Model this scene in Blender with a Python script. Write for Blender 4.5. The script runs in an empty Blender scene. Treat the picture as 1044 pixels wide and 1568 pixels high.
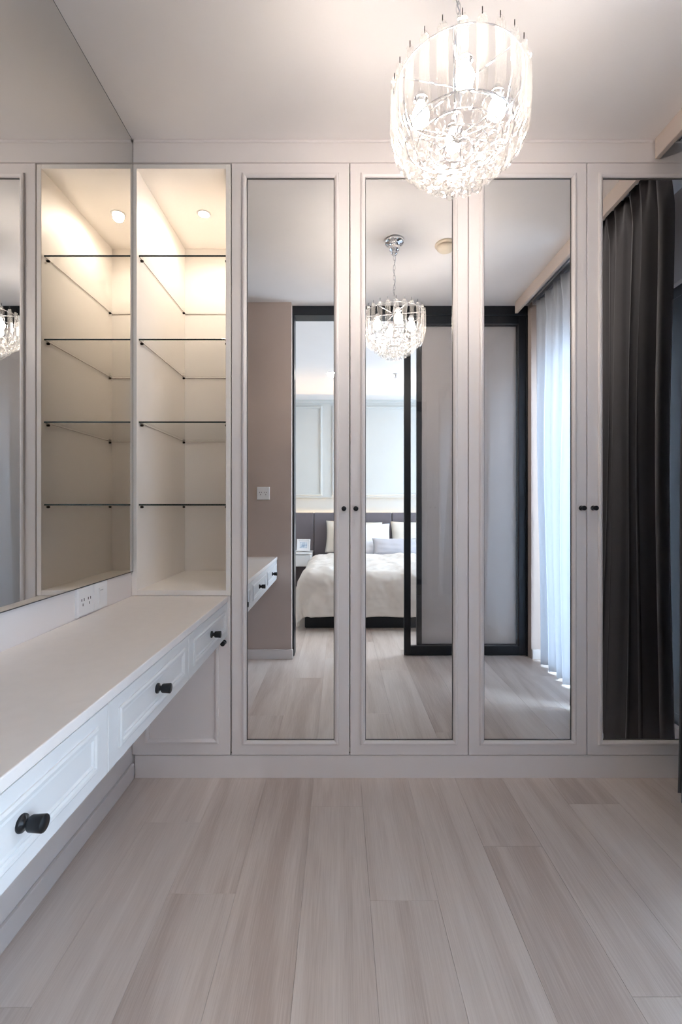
import bpy, bmesh, math, random
from mathutils import Vector, Matrix, noise

R = random.Random(7)
PI = math.pi
scene = bpy.context.scene
COL = scene.collection

# ------------------------------------------------------------------ camera
CAM_Y, CAM_Z, FPX = -1.75, 1.04, 700.0
cd = bpy.data.cameras.new('camera')
cam = bpy.data.objects.new('camera', cd)
COL.objects.link(cam)
cd.sensor_fit = 'VERTICAL'
cd.sensor_height = 36.0
cd.lens = FPX / 1568.0 * 36.0
cd.shift_x = 2.0 / 1568.0
cd.shift_y = -8.0 / 1568.0
cd.clip_start = 0.02
cam.location = (0.0, CAM_Y, CAM_Z)
cam.rotation_euler = (PI / 2, 0, 0)
scene.camera = cam

# ------------------------------------------------------------------ sky, exposure
world = bpy.data.worlds.new('overcast_sky')
scene.world = world
world.use_nodes = True
bg = world.node_tree.nodes['Background']
bg.inputs['Color'].default_value = (0.74, 0.87, 1.0, 1)
bg.inputs['Strength'].default_value = 5.2
scene.view_settings.view_transform = 'Standard'
scene.view_settings.look = 'None'
scene.view_settings.gamma = 1.0
scene.view_settings.use_curve_mapping = False
scene.view_settings.exposure = 1.85
scene.cycles.max_bounces = 14
scene.cycles.diffuse_bounces = 6
scene.cycles.glossy_bounces = 8
scene.cycles.transmission_bounces = 12
scene.cycles.transparent_max_bounces = 32
scene.cycles.use_denoising = True
scene.cycles.sample_clamp_indirect = 6.0
scene.cycles.caustics_refractive = False
scene.cycles.caustics_reflective = False


def portal(name, loc, rot, sx, sy):
    l = bpy.data.lights.new(name, 'AREA')
    l.shape = 'RECTANGLE'
    l.size, l.size_y = sx, sy
    l.cycles.is_portal = True
    o = bpy.data.objects.new(name, l)
    COL.objects.link(o)
    o.location = loc
    o.rotation_euler = rot
    return o


# windows let the sky in through portals (sampling aids, they emit nothing themselves)
W1 = (-1.26, -0.20, 0.05, 2.04)      # dressing room balcony door: y0 y1 z0 z1 on wall x = 1.5
W2 = (-3.85, -2.00, 0.40, 2.10)      # bedroom window on wall x = 2.7
portal('window_portal', (1.66, (W1[0] + W1[1]) / 2, (W1[2] + W1[3]) / 2), (0, PI / 2, 0), W1[3] - W1[2], W1[1] - W1[0])
portal('window_portal', (2.86, (W2[0] + W2[1]) / 2, (W2[2] + W2[3]) / 2), (0, PI / 2, 0), W2[3] - W2[2], W2[1] - W2[0])

CEIL = 2.44
BACK = -1.37        # partition face towards the dressing room
XL, XR = -0.797, 1.50
BXL, BXR, BYR = -1.60, 2.70, -4.29


# ------------------------------------------------------------------ materials
def lin(c):
    return tuple(((v / 255.0) / 12.92 if v / 255.0 <= 0.04045 else (((v / 255.0) + 0.055) / 1.055) ** 2.4) for v in c) + (1.0,)


def new_mat(name):
    m = bpy.data.materials.new(name)
    m.use_nodes = True
    nt = m.node_tree
    return m, nt, nt.nodes['Principled BSDF'], nt.nodes['Material Output']


def principled(name, rgb, rough=0.5, metal=0.0, var=0.03, scale=6.0, bump=0.0, bscale=200.0, spec=0.5, coat=0.0, sheen=0.0):
    m, nt, p, out = new_mat(name)
    p.inputs['Roughness'].default_value = rough
    p.inputs['Metallic'].default_value = metal
    p.inputs['Specular IOR Level'].default_value = spec
    p.inputs['Coat Weight'].default_value = coat
    p.inputs['Sheen Weight'].default_value = sheen
    tc = nt.nodes.new('ShaderNodeTexCoord')
    n = nt.nodes.new('ShaderNodeTexNoise')
    n.inputs['Scale'].default_value = scale
    n.inputs['Detail'].default_value = 3
    nt.links.new(tc.outputs['Object'], n.inputs['Vector'])
    r = nt.nodes.new('ShaderNodeValToRGB')
    c = lin(rgb)
    r.color_ramp.elements[0].position = 0.3
    r.color_ramp.elements[1].position = 0.7
    r.color_ramp.elements[0].color = tuple(v * (1 - var) for v in c[:3]) + (1,)
    r.color_ramp.elements[1].color = tuple(min(1, v * (1 + var)) for v in c[:3]) + (1,)
    nt.links.new(n.outputs['Fac'], r.inputs['Fac'])
    nt.links.new(r.outputs['Color'], p.inputs['Base Color'])
    if bump:
        n2 = nt.nodes.new('ShaderNodeTexNoise')
        n2.inputs['Scale'].default_value = bscale
        nt.links.new(tc.outputs['Object'], n2.inputs['Vector'])
        b = nt.nodes.new('ShaderNodeBump')
        b.inputs['Strength'].default_value = bump
        b.inputs['Distance'].default_value = 0.002
        nt.links.new(n2.outputs['Fac'], b.inputs['Height'])
        nt.links.new(b.outputs['Normal'], p.inputs['Normal'])
    return m


def mirror_mat(name, rgb):
    m, nt, p, out = new_mat(name)
    g = nt.nodes.new('ShaderNodeBsdfGlossy')
    g.inputs['Color'].default_value = rgb + (1,)
    g.inputs['Roughness'].default_value = 0.0
    nt.links.new(g.outputs[0], out.inputs['Surface'])
    return m


def thin_glass(name, tint=(0.975, 0.975, 0.975), refl=0.9, translucent=0.0, power=None):
    """clear sheet glass: light goes straight through, the surface mirrors by fresnel"""
    m, nt, p, out = new_mat(name)
    t = nt.nodes.new('ShaderNodeBsdfTransparent')
    t.inputs['Color'].default_value = tint + (1,)
    g = nt.nodes.new('ShaderNodeBsdfGlossy')
    g.inputs['Color'].default_value = (refl, refl, refl, 1)
    g.inputs['Roughness'].default_value = 0.01
    lw = nt.nodes.new('ShaderNodeLayerWeight')       # facing is the same from both sides of the sheet
    lw.inputs['Blend'].default_value = 0.5
    pw = nt.nodes.new('ShaderNodeMath'); pw.operation = 'POWER'; pw.inputs[1].default_value = 5.0
    nt.links.new(lw.outputs['Facing'], pw.inputs[0])
    f = nt.nodes.new('ShaderNodeMath'); f.operation = 'MULTIPLY_ADD'
    f.inputs[1].default_value = 0.9; f.inputs[2].default_value = 0.045
    nt.links.new(pw.outputs[0], f.inputs[0])
    mx = nt.nodes.new('ShaderNodeMixShader')
    nt.links.new(f.outputs[0], mx.inputs[0])
    base = t
    if translucent:
        d = nt.nodes.new('ShaderNodeBsdfTranslucent')
        d.inputs['Color'].default_value = (1, 1, 1, 1)
        m2 = nt.nodes.new('ShaderNodeMixShader')
        m2.inputs[0].default_value = translucent
        nt.links.new(t.outputs[0], m2.inputs[1])
        nt.links.new(d.outputs[0], m2.inputs[2])
        base = m2
    nt.links.new(base.outputs[0], mx.inputs[1])
    nt.links.new(g.outputs[0], mx.inputs[2])
    nt.links.new(mx.outputs[0], out.inputs['Surface'])
    return m


def crystal_mat(name, clear, edge, top, power, mirror):
    """cut crystal: clear core, bright glassy rims, a little scattering so lit pieces sparkle"""
    m, nt, p, out = new_mat(name)
    t = nt.nodes.new('ShaderNodeBsdfTransparent')
    t.inputs['Color'].default_value = (0.99, 0.985, 0.98, 1)
    g = nt.nodes.new('ShaderNodeBsdfGlossy')
    g.inputs['Color'].default_value = (1, 0.99, 0.97, 1)
    g.inputs['Roughness'].default_value = 0.03
    tr = nt.nodes.new('ShaderNodeBsdfTranslucent')
    tr.inputs['Color'].default_value = (1, 0.98, 0.95, 1)
    d = nt.nodes.new('ShaderNodeBsdfDiffuse')
    d.inputs['Color'].default_value = (1, 0.98, 0.96, 1)
    a1 = nt.nodes.new('ShaderNodeMixShader')
    a1.inputs[0].default_value = 0.5
    nt.links.new(tr.outputs[0], a1.inputs[1])
    nt.links.new(d.outputs[0], a1.inputs[2])
    lw = nt.nodes.new('ShaderNodeLayerWeight')
    lw.inputs['Blend'].default_value = edge
    mm = nt.nodes.new('ShaderNodeMixShader')       # scatter vs mirror in the rim
    mm.inputs[0].default_value = mirror
    nt.links.new(a1.outputs[0], mm.inputs[1])
    nt.links.new(g.outputs[0], mm.inputs[2])
    mp = nt.nodes.new('ShaderNodeMapRange')
    mp.inputs['To Min'].default_value = clear
    mp.inputs['To Max'].default_value = top
    pw = nt.nodes.new('ShaderNodeMath'); pw.operation = 'POWER'; pw.inputs[1].default_value = power
    nt.links.new(lw.outputs['Facing'], pw.inputs[0])
    nt.links.new(pw.outputs[0], mp.inputs['Value'])
    mx = nt.nodes.new('ShaderNodeMixShader')
    nt.links.new(mp.outputs[0], mx.inputs[0])
    nt.links.new(t.outputs[0], mx.inputs[1])
    nt.links.new(mm.outputs[0], mx.inputs[2])
    nt.links.new(mx.outputs[0], out.inputs['Surface'])
    return m


def emit_mat(name, rgb, strength):
    m, nt, p, out = new_mat(name)
    e = nt.nodes.new('ShaderNodeEmission')
    e.inputs['Color'].default_value = rgb + (1,)
    e.inputs['Strength'].default_value = strength
    nt.links.new(e.outputs[0], out.inputs['Surface'])
    return m


def cloth_mat(name, rgb, trans=0.0, clear=0.0, rough=0.9, weave=900.0, sheen=0.0):
    m, nt, p, out = new_mat(name)
    c = lin(rgb)
    tc = nt.nodes.new('ShaderNodeTexCoord')
    n = nt.nodes.new('ShaderNodeTexNoise')
    n.inputs['Scale'].default_value = weave
    nt.links.new(tc.outputs['Object'], n.inputs['Vector'])
    b = nt.nodes.new('ShaderNodeBump')
    b.inputs['Strength'].default_value = 0.15
    b.inputs['Distance'].default_value = 0.001
    nt.links.new(n.outputs['Fac'], b.inputs['Height'])
    p.inputs['Base Color'].default_value = c
    p.inputs['Roughness'].default_value = rough
    p.inputs['Specular IOR Level'].default_value = 0.2
    p.inputs['Sheen Weight'].default_value = sheen
    nt.links.new(b.outputs['Normal'], p.inputs['Normal'])
    last = p
    if trans:
        t = nt.nodes.new('ShaderNodeBsdfTranslucent')
        t.inputs['Color'].default_value = c
        m1 = nt.nodes.new('ShaderNodeMixShader')
        m1.inputs[0].default_value = trans
        nt.links.new(p.outputs[0], m1.inputs[1])
        nt.links.new(t.outputs[0], m1.inputs[2])
        last = m1
    if clear:
        tp = nt.nodes.new('ShaderNodeBsdfTransparent')
        m2 = nt.nodes.new('ShaderNodeMixShader')
        m2.inputs[0].default_value = clear
        nt.links.new(last.outputs[0], m2.inputs[1])
        nt.links.new(tp.outputs[0], m2.inputs[2])
        last = m2
    nt.links.new(last.outputs[0], out.inputs['Surface'])
    return m


def wood_mat(name):
    m, nt, p, out = new_mat(name)
    N, L = nt.nodes.new, nt.links.new
    tc = N('ShaderNodeTexCoord')
    oi = N('ShaderNodeObjectInfo')
    off = N('ShaderNodeVectorMath'); off.operation = 'MULTIPLY'
    cx = N('ShaderNodeCombineXYZ')
    L(oi.outputs['Random'], cx.inputs[0]); L(oi.outputs['Random'], cx.inputs[1]); L(oi.outputs['Random'], cx.inputs[2])
    off.inputs[1].default_value = (37, 53, 71)
    L(cx.outputs[0], off.inputs[0])
    add = N('ShaderNodeVectorMath'); add.operation = 'ADD'
    L(tc.outputs['Object'], add.inputs[0]); L(off.outputs[0], add.inputs[1])
    # broad figure, stretched along the plank
    mp = N('ShaderNodeMapping'); mp.inputs['Scale'].default_value = (6.0, 0.6, 1)
    L(add.outputs[0], mp.inputs[0])
    n1 = N('ShaderNodeTexNoise'); n1.inputs['Scale'].default_value = 1.0; n1.inputs['Detail'].default_value = 5; n1.inputs['Distortion'].default_value = 0.6
    L(mp.outputs[0], n1.inputs['Vector'])
    # cathedral rings made from the figure noise
    mul = N('ShaderNodeMath'); mul.operation = 'MULTIPLY'; mul.inputs[1].default_value = 24.0
    L(n1.outputs['Fac'], mul.inputs[0])
    sn = N('ShaderNodeMath'); sn.operation = 'SINE'; L(mul.outputs[0], sn.inputs[0])
    # fine pores
    mp2 = N('ShaderNodeMapping'); mp2.inputs['Scale'].default_value = (420.0, 9.0, 1)
    L(add.outputs[0], mp2.inputs[0])
    n2 = N('ShaderNodeTexNoise'); n2.inputs['Scale'].default_value = 1.0; n2.inputs['Detail'].default_value = 3
    L(mp2.outputs[0], n2.inputs['Vector'])
    mp3 = N('ShaderNodeMapping'); mp3.inputs['Scale'].default_value = (11.0, 0.7, 1)
    L(add.outputs[0], mp3.inputs[0])
    n3 = N('ShaderNodeTexNoise'); n3.inputs['Scale'].default_value = 1.0; n3.inputs['Detail'].default_value = 6; n3.inputs['Distortion'].default_value = 1.2
    L(mp3.outputs[0], n3.inputs['Vector'])
    s1 = N('ShaderNodeMath'); s1.operation = 'MULTIPLY_ADD'; s1.inputs[1].default_value = 0.085; s1.inputs[2].default_value = 0.0
    L(sn.outputs[0], s1.inputs[0])
    s2 = N('ShaderNodeMath'); s2.operation = 'MULTIPLY_ADD'; s2.inputs[1].default_value = 0.50; s1.inputs[2].default_value = 0.025
    L(n2.outputs['Fac'], s2.inputs[0]); L(s1.outputs[0], s2.inputs[2])
    s3 = N('ShaderNodeMath'); s3.operation = 'MULTIPLY_ADD'; s3.inputs[1].default_value = 0.60
    L(n3.outputs['Fac'], s3.inputs[0]); L(s2.outputs[0], s3.inputs[2])
    s4 = N('ShaderNodeMath'); s4.operation = 'MULTIPLY_ADD'; s4.inputs[1].default_value = 0.28
    L(oi.outputs['Random'], s4.inputs[0]); L(s3.outputs[0], s4.inputs[2])
    r = N('ShaderNodeValToRGB')
    e = r.color_ramp.elements
    e[0].position = 0.44; e[0].color = lin((194, 178, 168))
    e[1].position = 0.98; e[1].color = lin((229, 218, 210))
    mid = e.new(0.69); mid.color = lin((214, 201, 192))
    L(s4.outputs[0], r.inputs['Fac'])
    L(r.outputs['Color'], p.inputs['Base Color'])
    p.inputs['Roughness'].default_value = 0.42
    p.inputs['Specular IOR Level'].default_value = 0.45
    b = N('ShaderNodeBump'); b.inputs['Strength'].default_value = 0.12; b.inputs['Distance'].default_value = 0.001
    L(n2.outputs['Fac'], b.inputs['Height']); L(b.outputs['Normal'], p.inputs['Normal'])
    return m


def picture_mat(name):
    m, nt, p, out = new_mat(name)
    tc = nt.nodes.new('ShaderNodeTexCoord')
    w = nt.nodes.new('ShaderNodeTexNoise'); w.inputs['Scale'].default_value = 22
    nt.links.new(tc.outputs['Object'], w.inputs['Vector'])
    r = nt.nodes.new('ShaderNodeValToRGB')
    r.color_ramp.elements[0].position = 0.35; r.color_ramp.elements[0].color = lin((150, 172, 200))
    r.color_ramp.elements[1].position = 0.65; r.color_ramp.elements[1].color = lin((226, 234, 242))
    nt.links.new(w.outputs['Fac'], r.inputs['Fac'])
    nt.links.new(r.outputs['Color'], p.inputs['Base Color'])
    p.inputs['Roughness'].default_value = 0.3
    return m


M = dict(
    lacquer=principled('warm_white_lacquer', (236, 230, 228), 0.35, var=0.012, bump=0.02, bscale=400),
    drawer_white=principled('white_lacquer', (226, 226, 226), 0.33, var=0.01),
    counter=principled('cream_laminate', (238, 232, 228), 0.4, var=0.015, scale=30),
    ceiling=principled('ceiling_paint', (238, 233, 231), 0.9, var=0.01, bump=0.03, bscale=300),
    wall_pale=principled('pale_grey_wall_paint', (228, 222, 220), 0.8, var=0.01, bump=0.03, bscale=300),
    greige=principled('greige_wall_paint', (190, 174, 165), 0.85, var=0.015, bump=0.05, bscale=350),
    bedroom_wall=principled('soft_white_wall_paint', (206, 207, 204), 0.8, var=0.01),
    skirting=principled('grey_skirting_paint', (218, 212, 210), 0.5, var=0.01),
    niche=principled('cream_board', (243, 238, 233), 0.5, var=0.012),
    black_alu=principled('black_aluminium', (26, 30, 36), 0.32, metal=0.2, var=0.03),
    knob_black=principled('matt_black_metal', (24, 27, 32), 0.38, metal=0.3, var=0.02),
    bronze=principled('dark_bronze_pin', (52, 44, 40), 0.35, metal=0.8, var=0.02),
    alu=principled('brushed_aluminium', (190, 192, 198), 0.3, metal=1.0, var=0.03),
    chrome=principled('polished_chrome', (228, 228, 230), 0.06, metal=1.0, var=0.0),
    plastic=principled('white_plastic', (236, 236, 238), 0.35, var=0.005),
    plastic_dark=principled('dark_slot', (40, 40, 44), 0.6, var=0.0),
    cream_plastic=principled('cream_plastic', (214, 200, 180), 0.45, var=0.02),
    fascia=principled('pelmet_paint', (208, 194, 185), 0.7, var=0.01),
    wood=wood_mat('grey_oak_plank'),
    subfloor=principled('dark_underlay', (96, 84, 76), 0.9),
    mirror=mirror_mat('silver_mirror', (0.92, 0.925, 0.92)),
    mirror_tint=mirror_mat('slightly_smoked_mirror', (0.78, 0.775, 0.755)),
    mirror_edge=principled('mirror_edge', (96, 96, 96), 0.3, metal=0.5),
    glass=thin_glass('clear_sheet_glass'),
    shelf_glass=thin_glass('shelf_glass', (0.985, 0.988, 0.985)),
    shelf_edge=principled('dark_green_glass_edge', (34, 46, 44), 0.1, var=0.05, scale=40),
    ground_edge=principled('ground_glass_edge', (128, 112, 100), 0.5, var=0.05),
    window_glass=thin_glass('window_glass', (0.92, 0.96, 1.0)),
    frosted=None,
    prism=crystal_mat('clear_acrylic', 0.015, 0.5, 0.95, 1.4, 0.915),
    crystal=crystal_mat('cut_crystal', 0.03, 0.5, 0.85, 1.7, 0.945),
    bulb=emit_mat('lit_bulb', (1.0, 0.89, 0.79), 72.0),
    down_warm=emit_mat('warm_lamp_lens', (1.0, 0.86, 0.68), 30.0),
    down_white=emit_mat('neutral_lamp_lens', (1.0, 0.97, 0.92), 30.0),
    led=emit_mat('warm_led_tape', (1.0, 0.64, 0.32), 75.0),
    sheer=cloth_mat('white_sheer_voile', (226, 229, 234), trans=0.48, clear=0.06),
    drape=cloth_mat('charcoal_blackout_cloth', (116, 115, 118), rough=0.75, sheen=0.15),
    velvet=cloth_mat('mauve_grey_upholstery', (110, 103, 107), rough=0.85, sheen=0.3),
    linen=cloth_mat('ivory_linen', (222, 216, 210)),
    white_linen=cloth_mat('white_cotton', (238, 238, 242)),
    cream_linen=cloth_mat('cream_cotton', (224, 217, 206)),
    silver_linen=cloth_mat('silver_grey_satin', (188, 186, 192), rough=0.5),
    bed_base=principled('dark_slate_upholstery', (40, 46, 52), 0.8, bump=0.1),
    picture=picture_mat('pale_blue_print'),
)
_m, _nt, _p, _o = new_mat('grey_frosted_glass')
_p.inputs['Base Color'].default_value = lin((206, 197, 192))
_p.inputs['Roughness'].default_value = 0.55
_tl = _nt.nodes.new('ShaderNodeBsdfTranslucent')
_tl.inputs['Color'].default_value = lin((215, 208, 204))
_mx = _nt.nodes.new('ShaderNodeMixShader')
_mx.inputs[0].default_value = 0.4
_nt.links.new(_p.outputs[0], _mx.inputs[1])
_nt.links.new(_tl.outputs[0], _mx.inputs[2])
_nt.links.new(_mx.outputs[0], _o.inputs['Surface'])
M['frosted'] = _m


# ------------------------------------------------------------------ mesh helpers
class MB:
    def __init__(self):
        self.bm = bmesh.new()

    def box(self, x0, x1, y0, y1, z0, z1, b=0.0, seg=1):
        t = bmesh.new()
        bmesh.ops.create_cube(t, size=1.0)
        for v in t.verts:
            v.co = Vector(((x0 + x1) / 2 + v.co.x * (x1 - x0), (y0 + y1) / 2 + v.co.y * (y1 - y0), (z0 + z1) / 2 + v.co.z * (z1 - z0)))
        if b:
            bmesh.ops.bevel(t, geom=list(t.edges), offset=b, segments=seg, profile=0.5, affect='EDGES')
        self.absorb(t)
        return self

    def absorb(self, t, mat=None):
        vm = {}
        for v in t.verts:
            vm[v] = self.bm.verts.new(mat @ v.co if mat else v.co)
        for f in t.faces:
            try:
                nf = self.bm.faces.new([vm[v] for v in f.verts])
                nf.smooth = f.smooth
            except ValueError:
                pass
        t.free()

    def sweep_rect(self, mp, u0, u1, v0, v1, prof):
        """closed profile of (inset, height) carried round a rectangle with mitred corners"""
        rings = []
        for d, h in prof:
            rings.append([self.bm.verts.new(mp(*c, h)) for c in ((u0 + d, v0 + d), (u1 - d, v0 + d), (u1 - d, v1 - d), (u0 + d, v1 - d))])
        n = len(rings)
        for i in range(n):
            a, b = rings[i], rings[(i + 1) % n]
            for k in range(4):
                self.bm.faces.new((a[k], a[(k + 1) % 4], b[(k + 1) % 4], b[k]))
        return self

    def lathe(self, prof, seg=24, mat=None, smooth=True):
        t = bmesh.new()
        rings = []
        for r, z in prof:
            if r < 1e-6:
                rings.append([t.verts.new((0, 0, z))])
            else:
                rings.append([t.verts.new((r * math.cos(2 * PI * k / seg), r * math.sin(2 * PI * k / seg), z)) for k in range(seg)])
        for a, b in zip(rings, rings[1:]):
            for k in range(seg):
                k2 = (k + 1) % seg
                if len(a) == 1 and len(b) == 1:
                    continue
                if len(a) == 1:
                    f = t.faces.new((a[0], b[k], b[k2]))
                elif len(b) == 1:
                    f = t.faces.new((a[k], a[k2], b[0]))
                else:
                    f = t.faces.new((a[k], a[k2], b[k2], b[k]))
                f.smooth = smooth
        for rg, flip in ((rings[0], True), (rings[-1], False)):
            if len(rg) > 1:
                t.faces.new(rg[::-1] if flip else rg)
        self.absorb(t, mat)
        return self

    def tube(self, pts, r, seg=8, closed=False, smooth=True):
        pts = [Vector(p) for p in pts]
        n = len(pts)
        rings = []
        up = None
        for i, p in enumerate(pts):
            if closed:
                d = pts[(i + 1) % n] - pts[i - 1]
            else:
                d = pts[min(i + 1, n - 1)] - pts[max(i - 1, 0)]
            d.normalize()
            if up is None:
                up = Vector((0, 0, 1)) if abs(d.z) < 0.9 else Vector((1, 0, 0))
            s = d.cross(up).normalized()
            up = s.cross(d).normalized()
            rings.append([self.bm.verts.new(p + r * (math.cos(2 * PI * k / seg) * s + math.sin(2 * PI * k / seg) * up)) for k in range(seg)])
        for i in range(n if closed else n - 1):
            a, b = rings[i], rings[(i + 1) % n]
            for k in range(seg):
                f = self.bm.faces.new((a[k], a[(k + 1) % seg], b[(k + 1) % seg], b[k]))
                f.smooth = smooth
        if not closed:
            self.bm.faces.new(rings[0][::-1])
            self.bm.faces.new(rings[-1])
        return self

    def ring(self, c, r, tr, n=48, seg=6):
        return self.tube([(c[0] + r * math.cos(2 * PI * k / n), c[1] + r * math.sin(2 * PI * k / n), c[2]) for k in range(n)], tr, seg, True)

    def mesh(self, name, mat):
        bmesh.ops.recalc_face_normals(self.bm, faces=list(self.bm.faces))
        me = bpy.data.meshes.new(name)
        self.bm.to_mesh(me)
        self.bm.free()
        if mat:
            me.materials.append(mat)
        return me


WM = {}


def place(name, data, parent=None, mw=None, mat2=None):
    o = bpy.data.objects.new(name, data)
    COL.objects.link(o)
    mw = mw or Matrix.Identity(4)
    o.matrix_basis = mw
    WM[o.name] = mw.copy()
    if parent:
        o.parent = parent
        o.matrix_parent_inverse = WM[parent.name].inverted()
    return o


def obj(name, mb, mat, parent=None):
    return place(name, mb.mesh(name, M[mat] if isinstance(mat, str) else mat), parent)


def tag(o, label, cat=None, group=None, kind=None):
    if label: o['label'] = label
    if cat: o['category'] = cat
    if group: o['group'] = group
    if kind: o['kind'] = kind
    return o


def thing(name, loc, label, cat, group=None):
    o = place(name, None, None, Matrix.Translation(loc))
    o.empty_display_size = 0.05
    return tag(o, label, cat, group)


def struct(name, mb, mat, label=None, parent=None):
    o = obj(name, mb, mat, parent)
    if not parent:
        o['kind'] = 'structure'
    if label:
        o['label'] = label
    return o


def box(*a, **k):
    return MB().box(*a, **k)


T = Matrix.Translation
front = lambda u, v, h: (u, -h, v)              # faces the room from the wardrobe wall (towards -y), h proud
facing_x = lambda x: (lambda u, v, h: (x + h, u, v))   # faces +x

BEAD = [(0, 0.0), (0, 0.004), (0.003, 0.008), (0.009, 0.009), (0.013, 0.006), (0.017, 0.003), (0.017, 0.0)]

# ------------------------------------------------------------------ floor and its planks
floor = struct('floor', box(BXL, BXR, BYR, 0.62, -0.06, -0.006), 'subfloor', 'pale grey oak plank floor running into the bedroom')
PW, PL = 0.18, 1.22
JOINT = {-1: -0.164, -3: -0.520, 0: -0.543, -4: -0.243, -2: -1.02, -5: -0.80, 1: -1.15, 2: -0.35, 3: -0.78, 4: -0.15, 5: -0.60, 6: -1.05, 7: -0.3}
for k in range(-10, 15):
    xa, xb = 0.08 + PW * k, 0.08 + PW * (k + 1)
    xa, xb = max(xa, BXL), min(xb, BXR)
    if xb - xa < 0.01:
        continue
    in_dress = xb > XL + 0.01 and xa < XR - 0.01
    ytop = 0.10 if in_dress else BACK - 0.17
    if in_dress and (xa < XL or xb > XR):
        xa, xb = max(xa, BXL), min(xb, BXR)
    j = JOINT.get(k, -R.uniform(0.2, 1.2))
    ends = [ytop]
    y = j
    while y > ytop:
        y -= PL
    while y > BYR + 0.02:
        ends.append(y)
        y -= PL
    ends.append(BYR)
    for a, b in zip(ends, ends[1:]):
        if a - b < 0.02:
            continue
        hx, hy = (xb - xa) / 2 - 0.0002, (a - b) / 2 - 0.0002
        me = box(-hx, hx, -hy, hy, -0.006, 0.0, b=0.0005).mesh('plank', M['wood'])
        place('plank', me, floor, T(((xa + xb) / 2, (a + b) / 2, 0)))

# ------------------------------------------------------------------ shell
struct('ceiling', box(BXL - 0.1, BXR + 0.1, BYR - 0.1, 0.72, CEIL, CEIL + 0.1), 'ceiling', 'plain off-white painted ceiling')
struct('wall_left', box(XL - 0.1, XL, BACK - 0.17, 0.62, 0, CEIL), 'wall_pale', 'pale grey wall carrying the big mirror')
struct('wall_front', box(XL - 0.1, XR + 0.1, 0.62, 0.72, 0, CEIL), 'wall_pale')


def wall_with_hole(name, x0, x1, ya, yb, w, mat, label=None):
    m = MB()
    m.box(x0, x1, ya, w[0], 0, CEIL)
    m.box(x0, x1, w[1], yb, 0, CEIL)
    m.box(x0, x1, w[0], w[1], w[3], CEIL)
    if w[2] > 0:
        m.box(x0, x1, w[0], w[1], 0, w[2])
    return struct(name, m, mat, label)


wall_with_hole('wall_right', XR, XR + 0.12, BACK - 0.17, 0.62, W1, 'greige', 'greige wall with the balcony door behind the curtains')
wall_with_hole('wall_bedroom_right', BXR, BXR + 0.12, BYR, BACK - 0.17, W2, 'bedroom_wall')
struct('wall_bedroom_left', box(BXL - 0.1, BXL, BYR, BACK - 0.17, 0, CEIL), 'bedroom_wall')
struct('wall_bedroom_front_left', box(BXL, XL - 0.1, BACK - 0.17, BACK - 0.07, 0, CEIL), 'bedroom_wall')
struct('wall_bedroom_front_right', box(XR + 0.12, BXR + 0.12, BACK - 0.17, BACK - 0.07, 0, CEIL), 'bedroom_wall')
OX0, OX1 = -0.33, 1.31
struct('wall_back_left', box(XL, OX0, BACK - 0.17, BACK, 0, CEIL), 'greige', 'taupe painted wall stub beside the doorway, seen in the mirror')
struct('wall_back_right', box(OX1, XR, BACK - 0.17, BACK, 0, CEIL), 'greige')
wbr = struct('wall_bedroom_rear', box(BXL - 0.1, BXR + 0.1, BYR - 0.1, BYR, 0, CEIL), 'bedroom_wall', 'white panelled wall behind the bed')
# skirtings: small step profile on top
struct('baseboard_left', box(XL, XL + 0.012, BACK + 0.012, 0.0, 0, 0.058, b=0.002), 'skirting', 'grey skirting board under the floating counter')
struct('baseboard_back', box(XL, OX0 + 0.012, BACK, BACK + 0.012, 0, 0.066, b=0.003), 'skirting', 'pale skirting board along the taupe wall stub')
struct('baseboard_right', box(OX1 + 0.002, XR, BACK, BACK + 0.012, 0, 0.066, b=0.003), 'skirting')

# upper panelling of the bed wall: raised board with moulded frames
BF = BYR + 0.05
pan = struct('trim_3', box(BXL, BXR, BYR, BF, 1.16, CEIL), 'bedroom_wall', 'white raised wall panelling above the headboard')
MOULD = [(0, 0.0), (0, 0.010), (0.008, 0.016), (0.022, 0.016), (0.03, 0.006), (0.03, 0.0)]
bedside = lambda u, v, h: (u, BF + h, v)
for (ua, ub) in ((-1.30, -0.23), (-0.10, 1.30), (1.43, 2.55)):
    obj('panel_moulding', MB().sweep_rect(bedside, ua, ub, 1.185, 2.36, MOULD), 'bedroom_wall', pan)
obj('cornice', box(BXL, BXR, BF, BF + 0.02, 2.40, CEIL, b=0.004), 'bedroom_wall', pan)

# ------------------------------------------------------------------ windows


def window(name, xw, w, label, mullions):
    o = struct(name, MB().sweep_rect(lambda u, v, h: (xw + 0.03 + h, u, v), w[0], w[1], w[2], w[3],
                                     [(0, 0), (0, 0.06), (0.05, 0.06), (0.05, 0)]), 'black_alu', label)
    n = mullions + 1
    step = (w[1] - w[0]) / n
    for i in range(mullions):
        c = w[0] + step * (i + 1)
        obj('mullion', box(xw + 0.035, xw + 0.085, c - 0.03, c + 0.03, w[2] + 0.05, w[3] - 0.05, b=0.002), 'black_alu', o)
    for i in range(n):
        a = w[0] + step * i + (0.05 if i == 0 else 0.03)
        b = w[0] + step * (i + 1) - (0.05 if i == n - 1 else 0.03)
        obj('pane', box(xw + 0.057, xw + 0.063, a, b, w[2] + 0.05, w[3] - 0.05), 'window_glass', o)
    return o


win = window('window_1', XR, W1, 'black framed balcony door behind the sheer curtain', 1)
obj('side_stile', box(XR + 0.028, XR + 0.092, W1[1] - 0.21, W1[1] - 0.051, W1[2] + 0.05, W1[3] - 0.05, b=0.002), 'black_alu', win)
window('window_2', BXR, W2, 'bedroom window', 2)

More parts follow.
